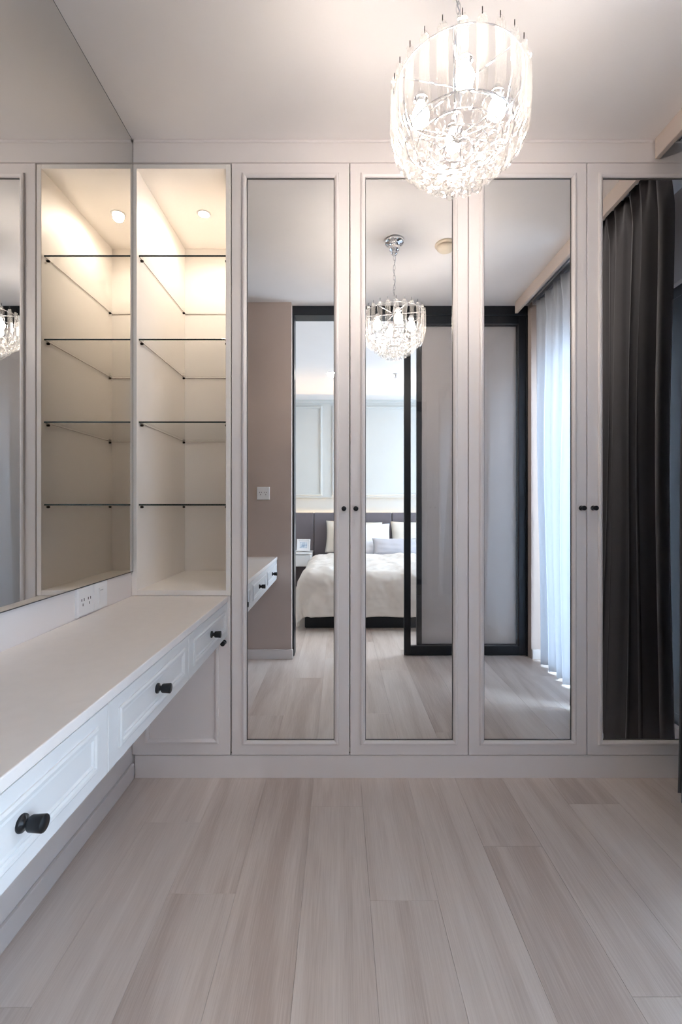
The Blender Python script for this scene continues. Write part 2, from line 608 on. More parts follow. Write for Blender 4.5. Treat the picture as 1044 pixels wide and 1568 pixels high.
# ------------------------------------------------------------------ black framed sliding glass partition
d1 = struct('door_1', MB(), 'black_alu', 'black framed sliding glass door between dressing room and bedroom')
FY0, FY1 = -1.535, -1.425
obj('frame_head', box(OX0, OX1, FY0, FY1, 2.375, CEIL, b=0.002), 'black_alu', d1)
obj('frame_jamb', box(OX0, OX0 + 0.014, FY0, FY1, 0, 2.375, b=0.001), 'black_alu', d1)
obj('frame_jamb', box(OX1 - 0.008, OX1, FY0, FY1, 0, 2.375, b=0.001), 'black_alu', d1)


def sash(x0, x1, y0, y1, z0, z1, sw_l, sw_r, rail_b, rail_t, glass, label):
    s = obj('sliding_panel', box(x0, x0 + sw_l, y0, y1, z0, z1, b=0.002), 'black_alu', d1)
    s['label'] = label
    obj('stile', box(x1 - sw_r, x1, y0, y1, z0, z1, b=0.002), 'black_alu', s)
    obj('bottom_rail', box(x0 + sw_l, x1 - sw_r, y0, y1, z0, z0 + rail_b, b=0.002), 'black_alu', s)
    obj('top_rail', box(x0 + sw_l, x1 - sw_r, y0, y1, z1 - rail_t, z1, b=0.002), 'black_alu', s)
    yc = (y0 + y1) / 2
    obj('glass', box(x0 + sw_l - 0.002, x1 - sw_r + 0.002, yc - 0.003, yc + 0.003, z0 + rail_b - 0.002, z1 - rail_t + 0.002), glass, s)
    return s


pa = sash(0.450, 1.300, -1.462, -1.430, 0.004, 2.373, 0.046, 0.05, 0.064, 0.055, 'glass', 'clear glass sliding panel')
obj('pull_recess', box(0.462, 0.484, -1.430, -1.427, 0.98, 1.10, b=0.002), 'knob_black', pa)
sash(0.545, 1.300, -1.508, -1.476, 0.004, 2.373, 0.036, 0.05, 0.064, 0.055, 'frosted', 'fixed panel of grey frosted glass')

# ------------------------------------------------------------------ plinth and fascia of the fitted wardrobes
struct('trim_1', box(XL + 0.012, XR, 0.004, 0.02, 0.0, 0.086), 'lacquer', 'continuous plinth under the fitted wardrobes')
struct('trim_2', box(XL, XR, -0.002, 0.018, 2.357, CEIL), 'lacquer', 'fascia board between wardrobe doors and ceiling')
obj('cove_strip', box(XL + 0.012, 1.196, -0.010, -0.002, CEIL - 0.010, CEIL, b=0.002), 'lacquer', bpy.data.objects['trim_2'])


# ------------------------------------------------------------------ knobs
def knob_mesh():
    return MB().lathe([(0, 0), (0.0105, 0), (0.0110, 0.0015), (0.0105, 0.004), (0.006, 0.006), (0.005, 0.010),
                       (0.0088, 0.0115), (0.0098, 0.0135), (0.0106, 0.0290), (0.0101, 0.0300), (0, 0.0302)], 28).mesh('knob', M['knob_black'])


KNOB = knob_mesh()
ROT_FRONT = Matrix.Rotation(PI / 2, 4, 'X')        # +z -> -y
ROT_X = Matrix.Rotation(PI / 2, 4, 'Y')            # +z -> +x


def knob(parent, loc, rot, s=1.0):
    return place('knob', KNOB, parent, T(loc) @ rot @ Matrix.Scale(s, 4))


# ------------------------------------------------------------------ mirrored wardrobes
pxx = lambda p: (p - 520.0) / 400.0
pzz = lambda p: 1.04 + (776.0 - p) / 400.0
DZ0, DZ1 = 0.090, 2.355


def wardrobe(e0, e1, e2, label, knob_z):
    """two mirrored doors on a carcass, edges in metres"""
    w = thing('mirrored_wardrobe', ((e0 + e2) / 2, 0.3, 0.0), label, 'wardrobe', 'fitted mirrored wardrobes')
    body = MB()
    body.box(e0 + 0.001, e0 + 0.019, 0.024, 0.60, 0.09, 2.352)
    body.box(e2 - 0.019, e2 - 0.001, 0.024, 0.60, 0.09, 2.352)
    body.box(e0 + 0.019, e2 - 0.019, 0.024, 0.60, 0.09, 0.108)
    body.box(e0 + 0.019, e2 - 0.019, 0.024, 0.60, 2.334, 2.352)
    body.box(e0 + 0.019, e2 - 0.019, 0.592, 0.60, 0.108, 2.334)
    obj('carcass', body, 'lacquer', w)
    for i, (a, b) in enumerate(((e0, e1), (e1, e2))):
        a += 0.0017
        b -= 0.0017
        st = 0.0595
        d = obj('door', MB().sweep_rect(front, a, b, DZ0, DZ1, [(0, -0.020), (0, -0.001), (0.001, 0.0), (0.044, 0.0), (0.044, -0.020)]), 'lacquer', w)
        obj('mirror', box(a + 0.044, b - 0.044, 0.004, 0.008, DZ0 + 0.044, DZ1 - 0.044), 'mirror', d)
        obj('backing', box(a + 0.044, b - 0.044, 0.0082, 0.0195, DZ0 + 0.044, DZ1 - 0.044), 'lacquer', d)
        q = 0.040
        obj('bead_moulding', MB().sweep_rect(front, a + q, b - q, DZ0 + q - 0.001, DZ1 - q + 0.001,
                                             [(0, 0), (0, 0.004), (0.003, 0.008), (0.009, 0.009), (0.014, 0.006), (0.0175, 0.003), (0.0175, -0.0038), (0.004, -0.0038), (0.004, 0)]), 'lacquer', d)
        obj('grey_edge_strip', MB().sweep_rect(front, a + q + 0.0177, b - q - 0.0177, DZ0 + q + 0.0165, DZ1 - q - 0.0165,  # thin grey strip round the mirror, just inside the bead
                                             [(0, -0.0038), (0, -0.002), (0.0022, -0.002), (0.0022, -0.0038)]), 'mirror_edge', d)
        kx = (b - 0.021) if i == 0 else (a + 0.021)
        knob(d, (kx, 0.0, knob_z), ROT_FRONT, 0.86)
    return w


E = [pxx(354), pxx(535.5), pxx(717), pxx(898.5), pxx(1080)]
wardrobe(E[0], E[1], E[2], 'white two-door mirrored wardrobe next to the open shelf niche', 1.033)
wardrobe(E[2], E[3], E[4], 'white two-door mirrored wardrobe next to the curtains', 1.035)
struct('trim_4', box(E[4] + 0.002, XR, 0.0, 0.02, 0.09, 2.355), 'lacquer')

# ------------------------------------------------------------------ open shelf niche above the counter
NX0, NX1 = XL + 0.0005, E[0] - 0.003
ND = 0.545
CT = 0.70
nic = thing('open_shelf_cabinet', ((NX0 + NX1) / 2, 0.3, CT), 'tall open display cabinet with cream interior and glass shelves', 'cabinet')
obj('side_panel', box(NX0, NX0 + 0.020, 0.0, ND, CT, 2.352, b=0.001), 'niche', nic)
obj('side_panel', box(NX1 - 0.018, NX1, 0.0, ND, CT, 2.352, b=0.001), 'niche', nic)
obj('top_panel', box(NX0 + 0.020, NX1 - 0.018, 0.0, ND, 2.334, 2.352, b=0.001), 'niche', nic)
obj('bottom_panel', box(NX0 + 0.020, NX1 - 0.018, 0.0, ND, CT, CT + 0.020, b=0.001), 'niche', nic)
obj('back_panel', box(NX0, NX1, ND, ND + 0.008, CT, 2.352), 'niche', nic)
IX0, IX1 = NX0 + 0.020, NX1 - 0.018
SH = [pzz(389), pzz(518), pzz(645.5), pzz(773)]
PIN = MB().lathe([(0, 0), (0.005, 0), (0.005, 0.007), (0.0042, 0.0095), (0.0025, 0.011), (0, 0.011)], 12).mesh('shelf_pin', M['bronze'])
wh = ['topmost glass shelf in the open cabinet, nearest its downlight', 'second glass shelf down in the open cabinet',
      'third glass shelf down in the open cabinet', 'lowest glass shelf in the open cabinet, just above the counter']
for i, z in enumerate(SH):
    for yy in (0.035, ND - 0.03):
        place('shelf_pin', PIN, nic, T((IX0, yy, z - 0.0085)) @ ROT_X)
        place('shelf_pin', PIN, nic, T((IX1, yy, z - 0.0085)) @ Matrix.Rotation(-PI / 2, 4, 'Y'))
    s = thing('glass_shelf', ((IX0 + IX1) / 2, 0.28, z), wh[i], 'shelf', 'glass shelves in the open cabinet')
    obj('glass_sheet', box(IX0 + 0.0035, IX1 - 0.0035, 0.0152, ND - 0.0035, z - 0.003, z + 0.003), 'shelf_glass', s)
    obj('front_edge', box(IX0 + 0.002, IX1 - 0.002, 0.012, 0.015, z - 0.003, z + 0.003, b=0.0006), 'shelf_edge', s)
    for q in ((IX0 + 0.002, IX0 + 0.0034, 0.0152, ND - 0.002), (IX1 - 0.0034, IX1 - 0.002, 0.0152, ND - 0.002), (IX0 + 0.0036, IX1 - 0.0036, ND - 0.0034, ND - 0.002)):
        obj('ground_edge', box(*q, z - 0.0028, z - 0.0004), 'ground_edge', s)


def spot(name, loc, watts, size, blend, rgb, parent, radius=0.03):
    l = bpy.data.lights.new(name, 'SPOT')
    l.energy = watts
    l.spot_size = size
    l.spot_blend = blend
    l.color = rgb
    l.shadow_soft_size = radius
    o = bpy.data.objects.new(name, l)
    COL.objects.link(o)
    WM[o.name] = T(loc)
    o.matrix_basis = T(loc)
    o.parent = parent
    o.matrix_parent_inverse = WM[parent.name].inverted()
    return o


def downlight(loc, label, group, lens, watts, rgb, r=0.03, ang=2.4):
    x, y, z = loc
    t = thing('recessed_downlight', loc, label, 'downlight', group)
    obj('trim_ring', MB().lathe([(r + 0.009, 0), (r + 0.008, -0.003), (r + 0.001, -0.0035), (r, -0.0012), (r, 0)], 28, T(loc)), 'plastic', t)
    obj('lens', MB().lathe([(r, -0.0004), (r, -0.0012), (0, -0.0014)], 28, T(loc)), lens, t)
    spot('lamp', (x, y, z - 0.012), watts, ang, 0.6, rgb, t, r)
    return t


WARM = (1.0, 0.88, 0.74)
downlight((-0.60, 0.27, 2.334), 'small lit downlight in the top of the open cabinet', None, 'down_warm', 1.7, WARM, 0.022, 3.0)

# ------------------------------------------------------------------ counter, drawers, base cabinet
CX = pxx(350)
tag(obj('countertop', box(XL + 0.001, CX, BACK + 0.002, -0.0015, CT - 0.021, CT - 0.0005, b=0.002, seg=2), 'counter'),
    'long cream vanity countertop floating along the mirror wall', 'countertop')
ZB, ZT = 0.548, CT - 0.022
van = thing('vanity_drawer_unit', (-0.6, -0.68, ZB), 'white floating drawer unit under the vanity countertop', 'drawer unit')
vb = MB()
vb.box(XL + 0.016, CX - 0.024, BACK + 0.014, -0.004, ZB + 0.006, ZB + 0.018)
vb.box(XL + 0.016, XL + 0.03, BACK + 0.014, -0.004, ZB + 0.018, ZT - 0.001)
for yy in (BACK + 0.014, -0.905, -0.452, -0.022):
    vb.box(XL + 0.03, CX - 0.024, yy, yy + 0.016, ZB + 0.018, ZT - 0.001)
obj('carcass', vb, 'lacquer', van)
DX = CX - 0.003
mpx = facing_x(DX)
for (ya, yb) in ((-0.4525, -0.003), (-0.9035, -0.4545), (BACK + 0.003, -0.9055)):
    dr = obj('drawer', box(DX - 0.018, DX, ya, yb, ZB, ZT - 0.0025, b=0.0012), 'drawer_white', van)
    q = 0.026
    obj('panel_moulding', MB().sweep_rect(mpx, ya + q + 0.012, yb - q - 0.012, ZB + q, ZT - q,
                                          [(0, 0), (0, 0.003), (0.004, 0.0055), (0.009, 0.005), (0.012, 0.002), (0.016, 0.003), (0.019, 0.0)]), 'drawer_white', dr)
    knob(dr, (DX, (ya + yb) / 2, (ZB + ZT) / 2 + 0.002), ROT_X, 1.08)

bc = thing('base_cabinet', ((NX0 + NX1) / 2, 0.3, 0.09), 'low white cabinet under the counter end below the open shelves', 'cabinet')
bcm = MB()
bcm.box(NX0, NX0 + 0.016, 0.024, ND, 0.09, CT - 0.002)
bcm.box(NX1 - 0.016, NX1, 0.024, ND, 0.09, CT - 0.002)
bcm.box(NX0 + 0.016, NX1 - 0.016, 0.024, ND, 0.09, 0.106)
bcm.box(NX0 + 0.016, NX1 - 0.016, 0.024, ND, CT - 0.018, CT - 0.002)
bcm.box(NX0 + 0.016, NX1 - 0.016, ND - 0.008, ND, 0.106, CT - 0.018)
obj('carcass', bcm, 'lacquer', bc)
bd = obj('door', box(NX0 + 0.002, NX1 - 0.001, 0.0, 0.020, 0.090, CT - 0.002, b=0.001), 'lacquer', bc)
obj('panel_moulding', MB().sweep_rect(front, NX0 + 0.052, NX1 - 0.044, 0.135, CT - 0.045, BEAD), 'lacquer', bd)
knob(bd, (NX1 - 0.024, 0.0, 0.522), ROT_FRONT, 0.86)

# ------------------------------------------------------------------ wall mirror over the counter
wm = thing('wall_mirror', (XL, -0.68, 0.795), 'frameless wall mirror from counter to ceiling', 'mirror')
obj('mirror_glass', box(XL + 0.002, XL + 0.008, BACK + 0.003, -0.006, 0.795, CEIL - 0.006), 'mirror_tint', wm)
obj('edge_trim', MB().sweep_rect(facing_x(XL + 0.0021), BACK + 0.001, -0.003, 0.792, CEIL - 0.003,
                                 [(0, 0), (0, 0.0062), (0.0025, 0.0062), (0.0025, 0)]), 'mirror_edge', wm)


# ------------------------------------------------------------------ wall plates
def socket_plate(mp, u, v, label, kind):
    t = thing('wall_socket' if kind == 'socket' else 'light_switch', mp(u, v, 0), label, 'socket' if kind == 'socket' else 'switch')
    s = 0.0435
    prof = [(0, 0), (0, 0.006), (0.003, 0.009), (0.006, 0.0095), (0.0435, 0.0095), (0.0435, 0)]
    m = MB()
    a = [m.bm.verts.new(mp(u + i * s, v + j * s, 0.0)) for i, j in ((-1, -1), (1, -1), (1, 1), (-1, 1))]
    b = [m.bm.verts.new(mp(u + i * s, v + j * s, 0.007)) for i, j in ((-1, -1), (1, -1), (1, 1), (-1, 1))]
    s2 = s - 0.003
    c = [m.bm.verts.new(mp(u + i * s2, v + j * s2, 0.010)) for i, j in ((-1, -1), (1, -1), (1, 1), (-1, 1))]
    for p, q in ((a, b), (b, c)):
        for k in range(4):
            m.bm.faces.new((p[k], p[(k + 1) % 4], q[(k + 1) % 4], q[k]))
    m.bm.faces.new(a[::-1])
    m.bm.faces.new(c)
    obj('plate', m, 'plastic', t)

    def pad(name, u0, u1, v0, v1, h0, h1, mat):
        p0, p1 = Vector(mp(u0, v0, h0)), Vector(mp(u1, v1, h1))
        obj(name, MB().box(min(p0.x, p1.x), max(p0.x, p1.x), min(p0.y, p1.y), max(p0.y, p1.y), min(p0.z, p1.z), max(p0.z, p1.z)), mat, t)
    if kind == 'socket':
        for c0 in (-0.018, 0.018):
            for du, dv in ((-0.0065, 0.006), (0.0065, 0.006), (0.0, -0.009)):
                pad('pin_hole', u + c0 + du - 0.0016, u + c0 + du + 0.0016, v + dv - 0.004, v + dv + 0.004, 0.0095, 0.0104, 'plastic_dark')
    else:
        pad('rocker', u - 0.013, u + 0.013, v - 0.026, v + 0.026, 0.009, 0.0125, 'plastic')
        pad('indicator', u - 0.010, u + 0.010, v + 0.017, v + 0.020, 0.0122, 0.0128, 'alu')


left_mp = facing_x(XL)
socket_plate(left_mp, -0.330, 0.748, 'white double power socket above the counter under the wall mirror', 'socket')
socket_plate(left_mp, -0.2425, 0.748, 'white light switch beside the socket above the counter', 'switch')
back_mp = lambda u, v, h: (u, BACK + h, v)
socket_plate(back_mp, -0.522, 1.132, 'white double power socket on the taupe wall seen in the wardrobe mirror', 'socket')

# ------------------------------------------------------------------ pelmet, tracks, curtains
PX = 1.198
tag(obj('curtain_pelmet', box(PX, PX + 0.02, BACK + 0.001, -0.0115, 2.362, CEIL - 0.0005, b=0.002), 'fascia'),
    'pinkish beige pelmet board along the ceiling in front of the curtain track', 'pelmet')


def track(x, label, y0=BACK + 0.02, y1=-0.03):
    t = thing('curtain_track', (x, (y0 + y1) / 2, CEIL - 0.03), label, 'curtain track', 'curtain tracks in the pelmet')
    m = MB()
    m.box(x - 0.015, x + 0.015, y0, y1, CEIL - 0.022, CEIL - 0.0005, b=0.001)
    m.box(x - 0.015, x - 0.005, y0, y1, CEIL - 0.028, CEIL - 0.022)
    m.box(x + 0.005, x + 0.015, y0, y1, CEIL - 0.028, CEIL - 0.022)
    obj('rail', m, 'alu', t)
    for yy in (y0, y1):
        obj('end_cap', box(x - 0.016, x + 0.016, yy - 0.004, yy + 0.004, CEIL - 0.029, CEIL - 0.0008, b=0.001), 'plastic', t)
    return t


XD, XS = 1.270, 1.328
track(XD, 'aluminium track that carries the dark curtain')
track(XS, 'aluminium track that carries the sheer curtain')


def curtain(xc, y_of, nfold, amp, z0, z1, ns, nz, head, seed, thick, hem_wave=0.006, sharp=0.6, ret=0.0, flare=0.0):
    """pleated cloth: pinched heading at the top, folds that open towards the hem"""
    rr = random.Random(seed)
    ph = [rr.uniform(0, 6.28) for _ in range(6)]
    bm = bmesh.new()

    def pt(s, t, side):
        z = z0 + (z1 - z0) * t
        d = (z1 - z)
        w = s + 0.018 * math.sin(6.28 * 1.7 * s + ph[0]) + 0.012 * math.sin(6.28 * 3.1 * s + ph[1])
        q = 2 * PI * nfold * w
        f = math.sin(q + 0.35 * math.sin(q * 0.5 + ph[2]))
        f = math.copysign(abs(f) ** sharp, f)
        hh = min(1.0, max(0.0, d / (head * 2.2)))
        hh = hh * hh * (3 - 2 * hh)
        grow = 0.55 + 0.45 * min(1, d / 1.2)
        a = amp * grow * (0.75 + 0.25 * math.sin(3.0 * w * 6.28 + ph[3]))
        pin = 0.35 * amp * math.sin(q * 3 + ph[4])
        x = xc + (a * f) * hh + (0.55 * amp * f + pin) * (1 - hh)
        x += 0.012 * math.sin(1.9 * z + 5 * s + ph[5]) * min(1, d / 0.8)
        x -= flare * max(0.0, 1 - t) ** 1.4 * min(1.0, (1 - s) / 0.35)
        x += ret * max(0.0, (s - 0.94) / 0.06) ** 1.5
        y = y_of(s, z) + 0.25 * a * math.sin(2 * q) * hh
        zz = z
        if t < 1e-6:
            zz += hem_wave * math.sin(q + 1.0)
        return Vector((x + side, y, zz))
    lay = []
    for side in (0.0, thick):
        lay.append([[bm.verts.new(pt(i / ns, j / nz, side)) for i in range(ns + 1)] for j in range(nz + 1)])
    for li, L in enumerate(lay):
        for j in range(nz):
            for i in range(ns):
                q = (L[j][i], L[j][i + 1], L[j + 1][i + 1], L[j + 1][i])
                f = bm.faces.new(q if li else q[::-1])
                f.smooth = True
    A, B = lay
    for j in range(nz):
        for i in (0, ns):
            f = bm.faces.new((A[j][i], A[j + 1][i], B[j + 1][i], B[j][i]))
    for i in range(ns):
        for j in (0, nz):
            bm.faces.new((A[j][i], A[j][i + 1], B[j][i + 1], B[j][i]))
    m = MB()
    m.bm.free()
    m.bm = bm
    return m


def y_sheer(s, z):
    return (BACK + 0.022 + 0.03 * (1 - (z / 2.4))) + s * 0.71


sh = tag(obj('sheer_curtain', curtain(XS, y_sheer, 6.0, 0.036, 0.012, 2.405, 260, 44, 0.09, 3, 0.0012), 'sheer'),
         'white sheer curtain hanging in front of the balcony door', 'curtain')


def y_drape(s, z):
    k = (2.4 - z) / 2.4
    a = -0.575 - 0.02 * k
    b = -0.055 + 0.008 * k
    s2 = s + 0.10 * math.sin(PI * s) * k
    return a + (b - a) * s2


dp = tag(obj('blackout_curtain', curtain(XD, y_drape, 6.7, 0.042, 0.012, 2.408, 240, 44, 0.09, 11, 0.003, sharp=0.8, ret=0.075, flare=0.075), 'drape'),
         'charcoal blackout curtain gathered beside the wardrobe', 'curtain')

# ------------------------------------------------------------------ chandelier
HX, HY = 0.287, -0.645
ch = thing('crystal_chandelier', (HX, HY, CEIL), 'round crystal chandelier with glass prisms and hanging drops', 'chandelier')
C0 = Vector((HX, HY, 0))
at = lambda z: T((HX, HY, z))
obj('ceiling_canopy', MB().lathe([(0.05, CEIL), (0.052, CEIL - 0.006), (0.048, CEIL - 0.018), (0.034, CEIL - 0.026), (0.026, CEIL - 0.030), (0.028, CEIL - 0.044),
                                  (0.024, CEIL - 0.056), (0.017, CEIL - 0.060), (0.018, CEIL - 0.068), (0.010, CEIL - 0.078), (0, CEIL - 0.080)], 36, T((HX, HY, 0))), 'chrome', ch)
ZTOP = 2.052
chain = MB()
z = CEIL - 0.078
n = 0
while z > ZTOP + 0.045:
    pts = []
    for k in range(14):
        a = 2 * PI * k / 14
        u, v = 0.0055 * math.cos(a), 0.0155 * math.sin(a)
        pts.append((HX + (u if n % 2 == 0 else 0), HY + (0 if n % 2 == 0 else u), z - 0.013 + v))
    chain.tube(pts, 0.0013, 5, True)
    z -= 0.026
    n += 1
obj('chain', chain, 'chrome', ch)
obj('cable', MB().tube([(HX + 0.006 * math.sin(k * 0.9), HY + 0.006 * math.cos(k * 0.9), CEIL - 0.075 - k * (CEIL - 0.075 - ZTOP) / 20) for k in range(21)], 0.0016, 6), 'alu', ch)
fr = MB()
RP = 0.150
fr.ring((HX, HY, ZTOP), RP, 0.0016)
fr.ring((HX, HY, ZTOP - 0.118), RP - 0.024, 0.0022)
for rr_, zz in ((0.100, 1.917), (0.068, 1.908), (0.036, 1.900)):
    fr.ring((HX, HY, zz), rr_, 0.0018, 40, 5)
for k in range(6):
    a = 2 * PI * k / 6 + 0.2
    ca, sa = math.cos(a), math.sin(a)
    fr.tube([(HX, HY, ZTOP), (HX + RP * ca, HY + RP * sa, ZTOP)], 0.002, 6)
    fr.tube([(HX, HY, 1.935), (HX + 0.126 * ca, HY + 0.126 * sa, 1.934)], 0.0018, 6)
    fr.tube([(HX + 0.126 * ca, HY + 0.126 * sa, 1.934), (HX + RP * ca, HY + RP * sa, ZTOP)], 0.0018, 6)
    fr.tube([(HX + 0.100 * ca, HY + 0.100 * sa, 1.917), (HX + 0.1 * ca, HY + 0.1 * sa, 1.935)], 0.0014, 5)
    fr.tube([(HX + 0.036 * ca, HY + 0.036 * sa, 1.900), (HX + 0.068 * ca, HY + 0.068 * sa, 1.908), (HX + 0.1 * ca, HY + 0.1 * sa, 1.917)], 0.0014, 5)
obj('frame', fr, 'chrome', ch)
obj('stem', MB().lathe([(0, ZTOP + 0.035), (0.004, ZTOP + 0.033), (0.007, ZTOP + 0.025), (0.011, ZTOP + 0.010), (0.007, ZTOP), (0.0055, ZTOP - 0.05), (0.010, 1.945), (0.016, 1.937), (0.010, 1.925), (0, 1.92)], 20, T((HX, HY, 0))), 'chrome', ch)

# prisms: ribbed acrylic bar that curves inwards at the foot
pm = bmesh.new()
sect = [(-0.0125, 0.0), (-0.0098, 0.0062), (-0.0075, 0.0035), (-0.0028, 0.0035), (0.0, 0.0088), (0.0028, 0.0035), (0.0075, 0.0035), (0.0098, 0.0062), (0.0125, 0.0), (0.0098, -0.0035), (-0.0098, -0.0035)]
stations = [(0.0, 0.0, 0.85), (0.0, -0.006, 1.0), (0.001, -0.05, 1.0), (0.001, -0.095, 1.0), (-0.002, -0.120, 1.0), (-0.008, -0.142, 1.0), (-0.017, -0.160, 0.98), (-0.020, -0.165, 0.85)]
rings = [[pm.verts.new((s * u, o + s * v, zz)) for (u, v) in sect] for (o, zz, s) in stations]
for a, b in zip(rings, rings[1:]):
    for k in range(len(sect)):
        pm.faces.new((a[k], a[(k + 1) % len(sect)], b[(k + 1) % len(sect)], b[k]))
pm.faces.new(rings[0][::-1])
pm.faces.new(rings[-1])
_mb = MB(); _mb.bm.free(); _mb.bm = pm
PRISM = _mb.mesh('prism', M['prism'])
hb = MB()
for k in range(5):     # small star boss with a pin
    a = 2 * PI * k / 5
    hb.lathe([(0, -0.004), (0.0035, -0.002), (0.004, 0.001), (0, 0.006)], 6, T((0.005 * math.cos(a), 0.005 * math.sin(a), 0)), False)
HANG = hb.mesh('star_boss', M['crystal'])
PINM = MB().lathe([(0, 0.002), (0.0011, 0.003), (0.0011, 0.017), (0, 0.018)], 6).mesh('pin', M['bronze'])
NP = 24
for k in range(NP):
    a = 2 * PI * k / NP + 0.06
    ca, sa = math.cos(a), math.sin(a)
    # local y -> outward, local x -> tangent
    rot = Matrix(((-sa, ca, 0, 0), (ca, sa, 0, 0), (0, 0, 1, 0), (0, 0, 0, 1)))
    rot = Matrix.Rotation(a - PI / 2, 4, 'Z')
    base = T((HX + (RP + 0.006) * ca, HY + (RP + 0.006) * sa, ZTOP + 0.004))
    p = place('prism', PRISM, ch, base @ rot)
    place('star_boss', HANG, p, base @ rot @ T((0, 0, 0.004)))
    place('pin', PINM, p, base @ rot @ T((0, 0, 0.006)))

# crystal drops: faceted almond shape, and the bead it hangs from
drop = MB().lathe([(0, 0.0), (0.004, -0.003), (0.0105, -0.011), (0.0152, -0.021), (0.0155, -0.027), (0.0115, -0.036), (0.005, -0.041), (0, -0.042)], 10, None, False)
DROP = drop.mesh('crystal_drop', M['crystal'])
bead = MB().lathe([(0, 0.0), (0.006, -0.002), (0.0108, -0.007), (0.0125, -0.013), (0.0108, -0.019), (0.006, -0.024), (0, -0.026)], 9, None, False)
BALL = bead.mesh('crystal_ball', M['crystal'])
rows = [(0.120, 1.936, 15, DROP, 'crystal_drop'), (0.090, 1.926, 11, DROP, 'crystal_drop'), (0.112, 1.902, 18, BALL, 'crystal_ball'),
        (0.084, 1.893, 13, BALL, 'crystal_ball'), (0.098, 1.881, 17, BALL, 'crystal_ball'), (0.058, 1.905, 7, DROP, 'crystal_drop'), (0.068, 1.872, 11, BALL, 'crystal_ball'),
        (0.078, 1.860, 14, BALL, 'crystal_ball'), (0.044, 1.866, 7, BALL, 'crystal_ball'), (0.052, 1.846, 10, BALL, 'crystal_ball'),
        (0.022, 1.853, 4, BALL, 'crystal_ball'), (0.028, 1.836, 6, BALL, 'crystal_ball'), (0.0, 1.848, 1, DROP, 'crystal_drop')]
for ri, (r_, z_, n_, me, nm) in enumerate(rows):
    for k in range(n_):
        a = 2 * PI * (k + 0.5 * (ri % 2)) / n_ + ri * 0.13
        place(nm, me, ch, T((HX + r_ * math.cos(a), HY + r_ * math.sin(a), z_ + R.uniform(-0.003, 0.003))) @ Matrix.Rotation(R.uniform(0, 1.5), 4, 'Z'))

bulbm = MB().lathe([(0, -0.030), (0.010, -0.028), (0.0175, -0.020), (0.020, -0.008), (0.0185, 0.004), (0.012, 0.016), (0.0085, 0.022), (0.008, 0.026), (0, 0.026)], 20).mesh('bulb', M['bulb'])
holdm = MB().lathe([(0, 0.052), (0.009, 0.05), (0.0115, 0.045), (0.0165, 0.036), (0.0175, 0.032), (0.0168, 0.0315), (0.0150, 0.036), (0.0115, 0.0425), (0.0105, 0.042), (0.0105, 0.026), (0.009, 0.0265), (0, 0.0268)], 20).mesh('holder_with_shade_cup', M['chrome'])  # holder plus an added flared cup that keeps bulb light off the ceiling
for k in range(4):
    a = 2 * PI * k / 4 - PI / 2 - 0.1
    p = T((HX + 0.090 * math.cos(a), HY + 0.090 * math.sin(a), 1.998))
    b = place('bulb', bulbm, ch, p)
    place('holder_with_shade_cup', holdm, ch, p)

# ------------------------------------------------------------------ smoke detector
sd = thing('smoke_detector', (0.565, -0.68, CEIL), 'round cream smoke detector on the ceiling, seen in the wardrobe mirror', 'smoke detector')
obj('base_plate', MB().lathe([(0.056, CEIL), (0.057, CEIL - 0.008), (0.054, CEIL - 0.012), (0, CEIL - 0.012)], 32, T((0.565, -0.68, 0))), 'cream_plastic', sd)
obj('sensor_cap', MB().lathe([(0.047, CEIL - 0.0122), (0.046, CEIL - 0.024), (0.036, CEIL - 0.034), (0.02, CEIL - 0.038), (0, CEIL - 0.0385)], 32, T((0.565, -0.68, 0))), 'cream_plastic', sd)

# ------------------------------------------------------------------ bedroom
BC = 0.60
BX0, BX1 = BC - 0.90, BC + 0.90
hb_ = thing('upholstered_headboard', (BC, BYR + 0.05, 0), 'mauve grey channelled headboard along the bedroom wall', 'headboard')
obj('backing_board', box(-1.34, 2.66, BYR + 0.032, BYR + 0.05, 0.0, 0.955), 'bed_base', hb_)
x = -1.345
while x < 2.6:
    obj('padded_panel', box(x + 0.003, x + 0.502, BYR + 0.05, BYR + 0.125, 0.005, 0.965, b=0.014, seg=3), 'velvet', hb_)
    x += 0.505
led = tag(obj('led_strip', box(-1.3, 2.6, BYR + 0.0005, BYR + 0.006, 0.915, 0.925), 'led'), 'warm glowing light strip hidden behind the headboard top', 'light strip')

bed = thing('bed', (BC, -3.1, 0), 'low double bed with dark slate upholstered base', 'bed')
obj('base', box(BX0, BX1, -4.15, -2.16, 0.0, 0.20, b=0.01, seg=2), 'bed_base', bed)
obj('mattress', box(BX0 + 0.02, BX1 - 0.02, -4.14, -2.18, 0.201, 0.425, b=0.04, seg=3), 'white_linen', bed)


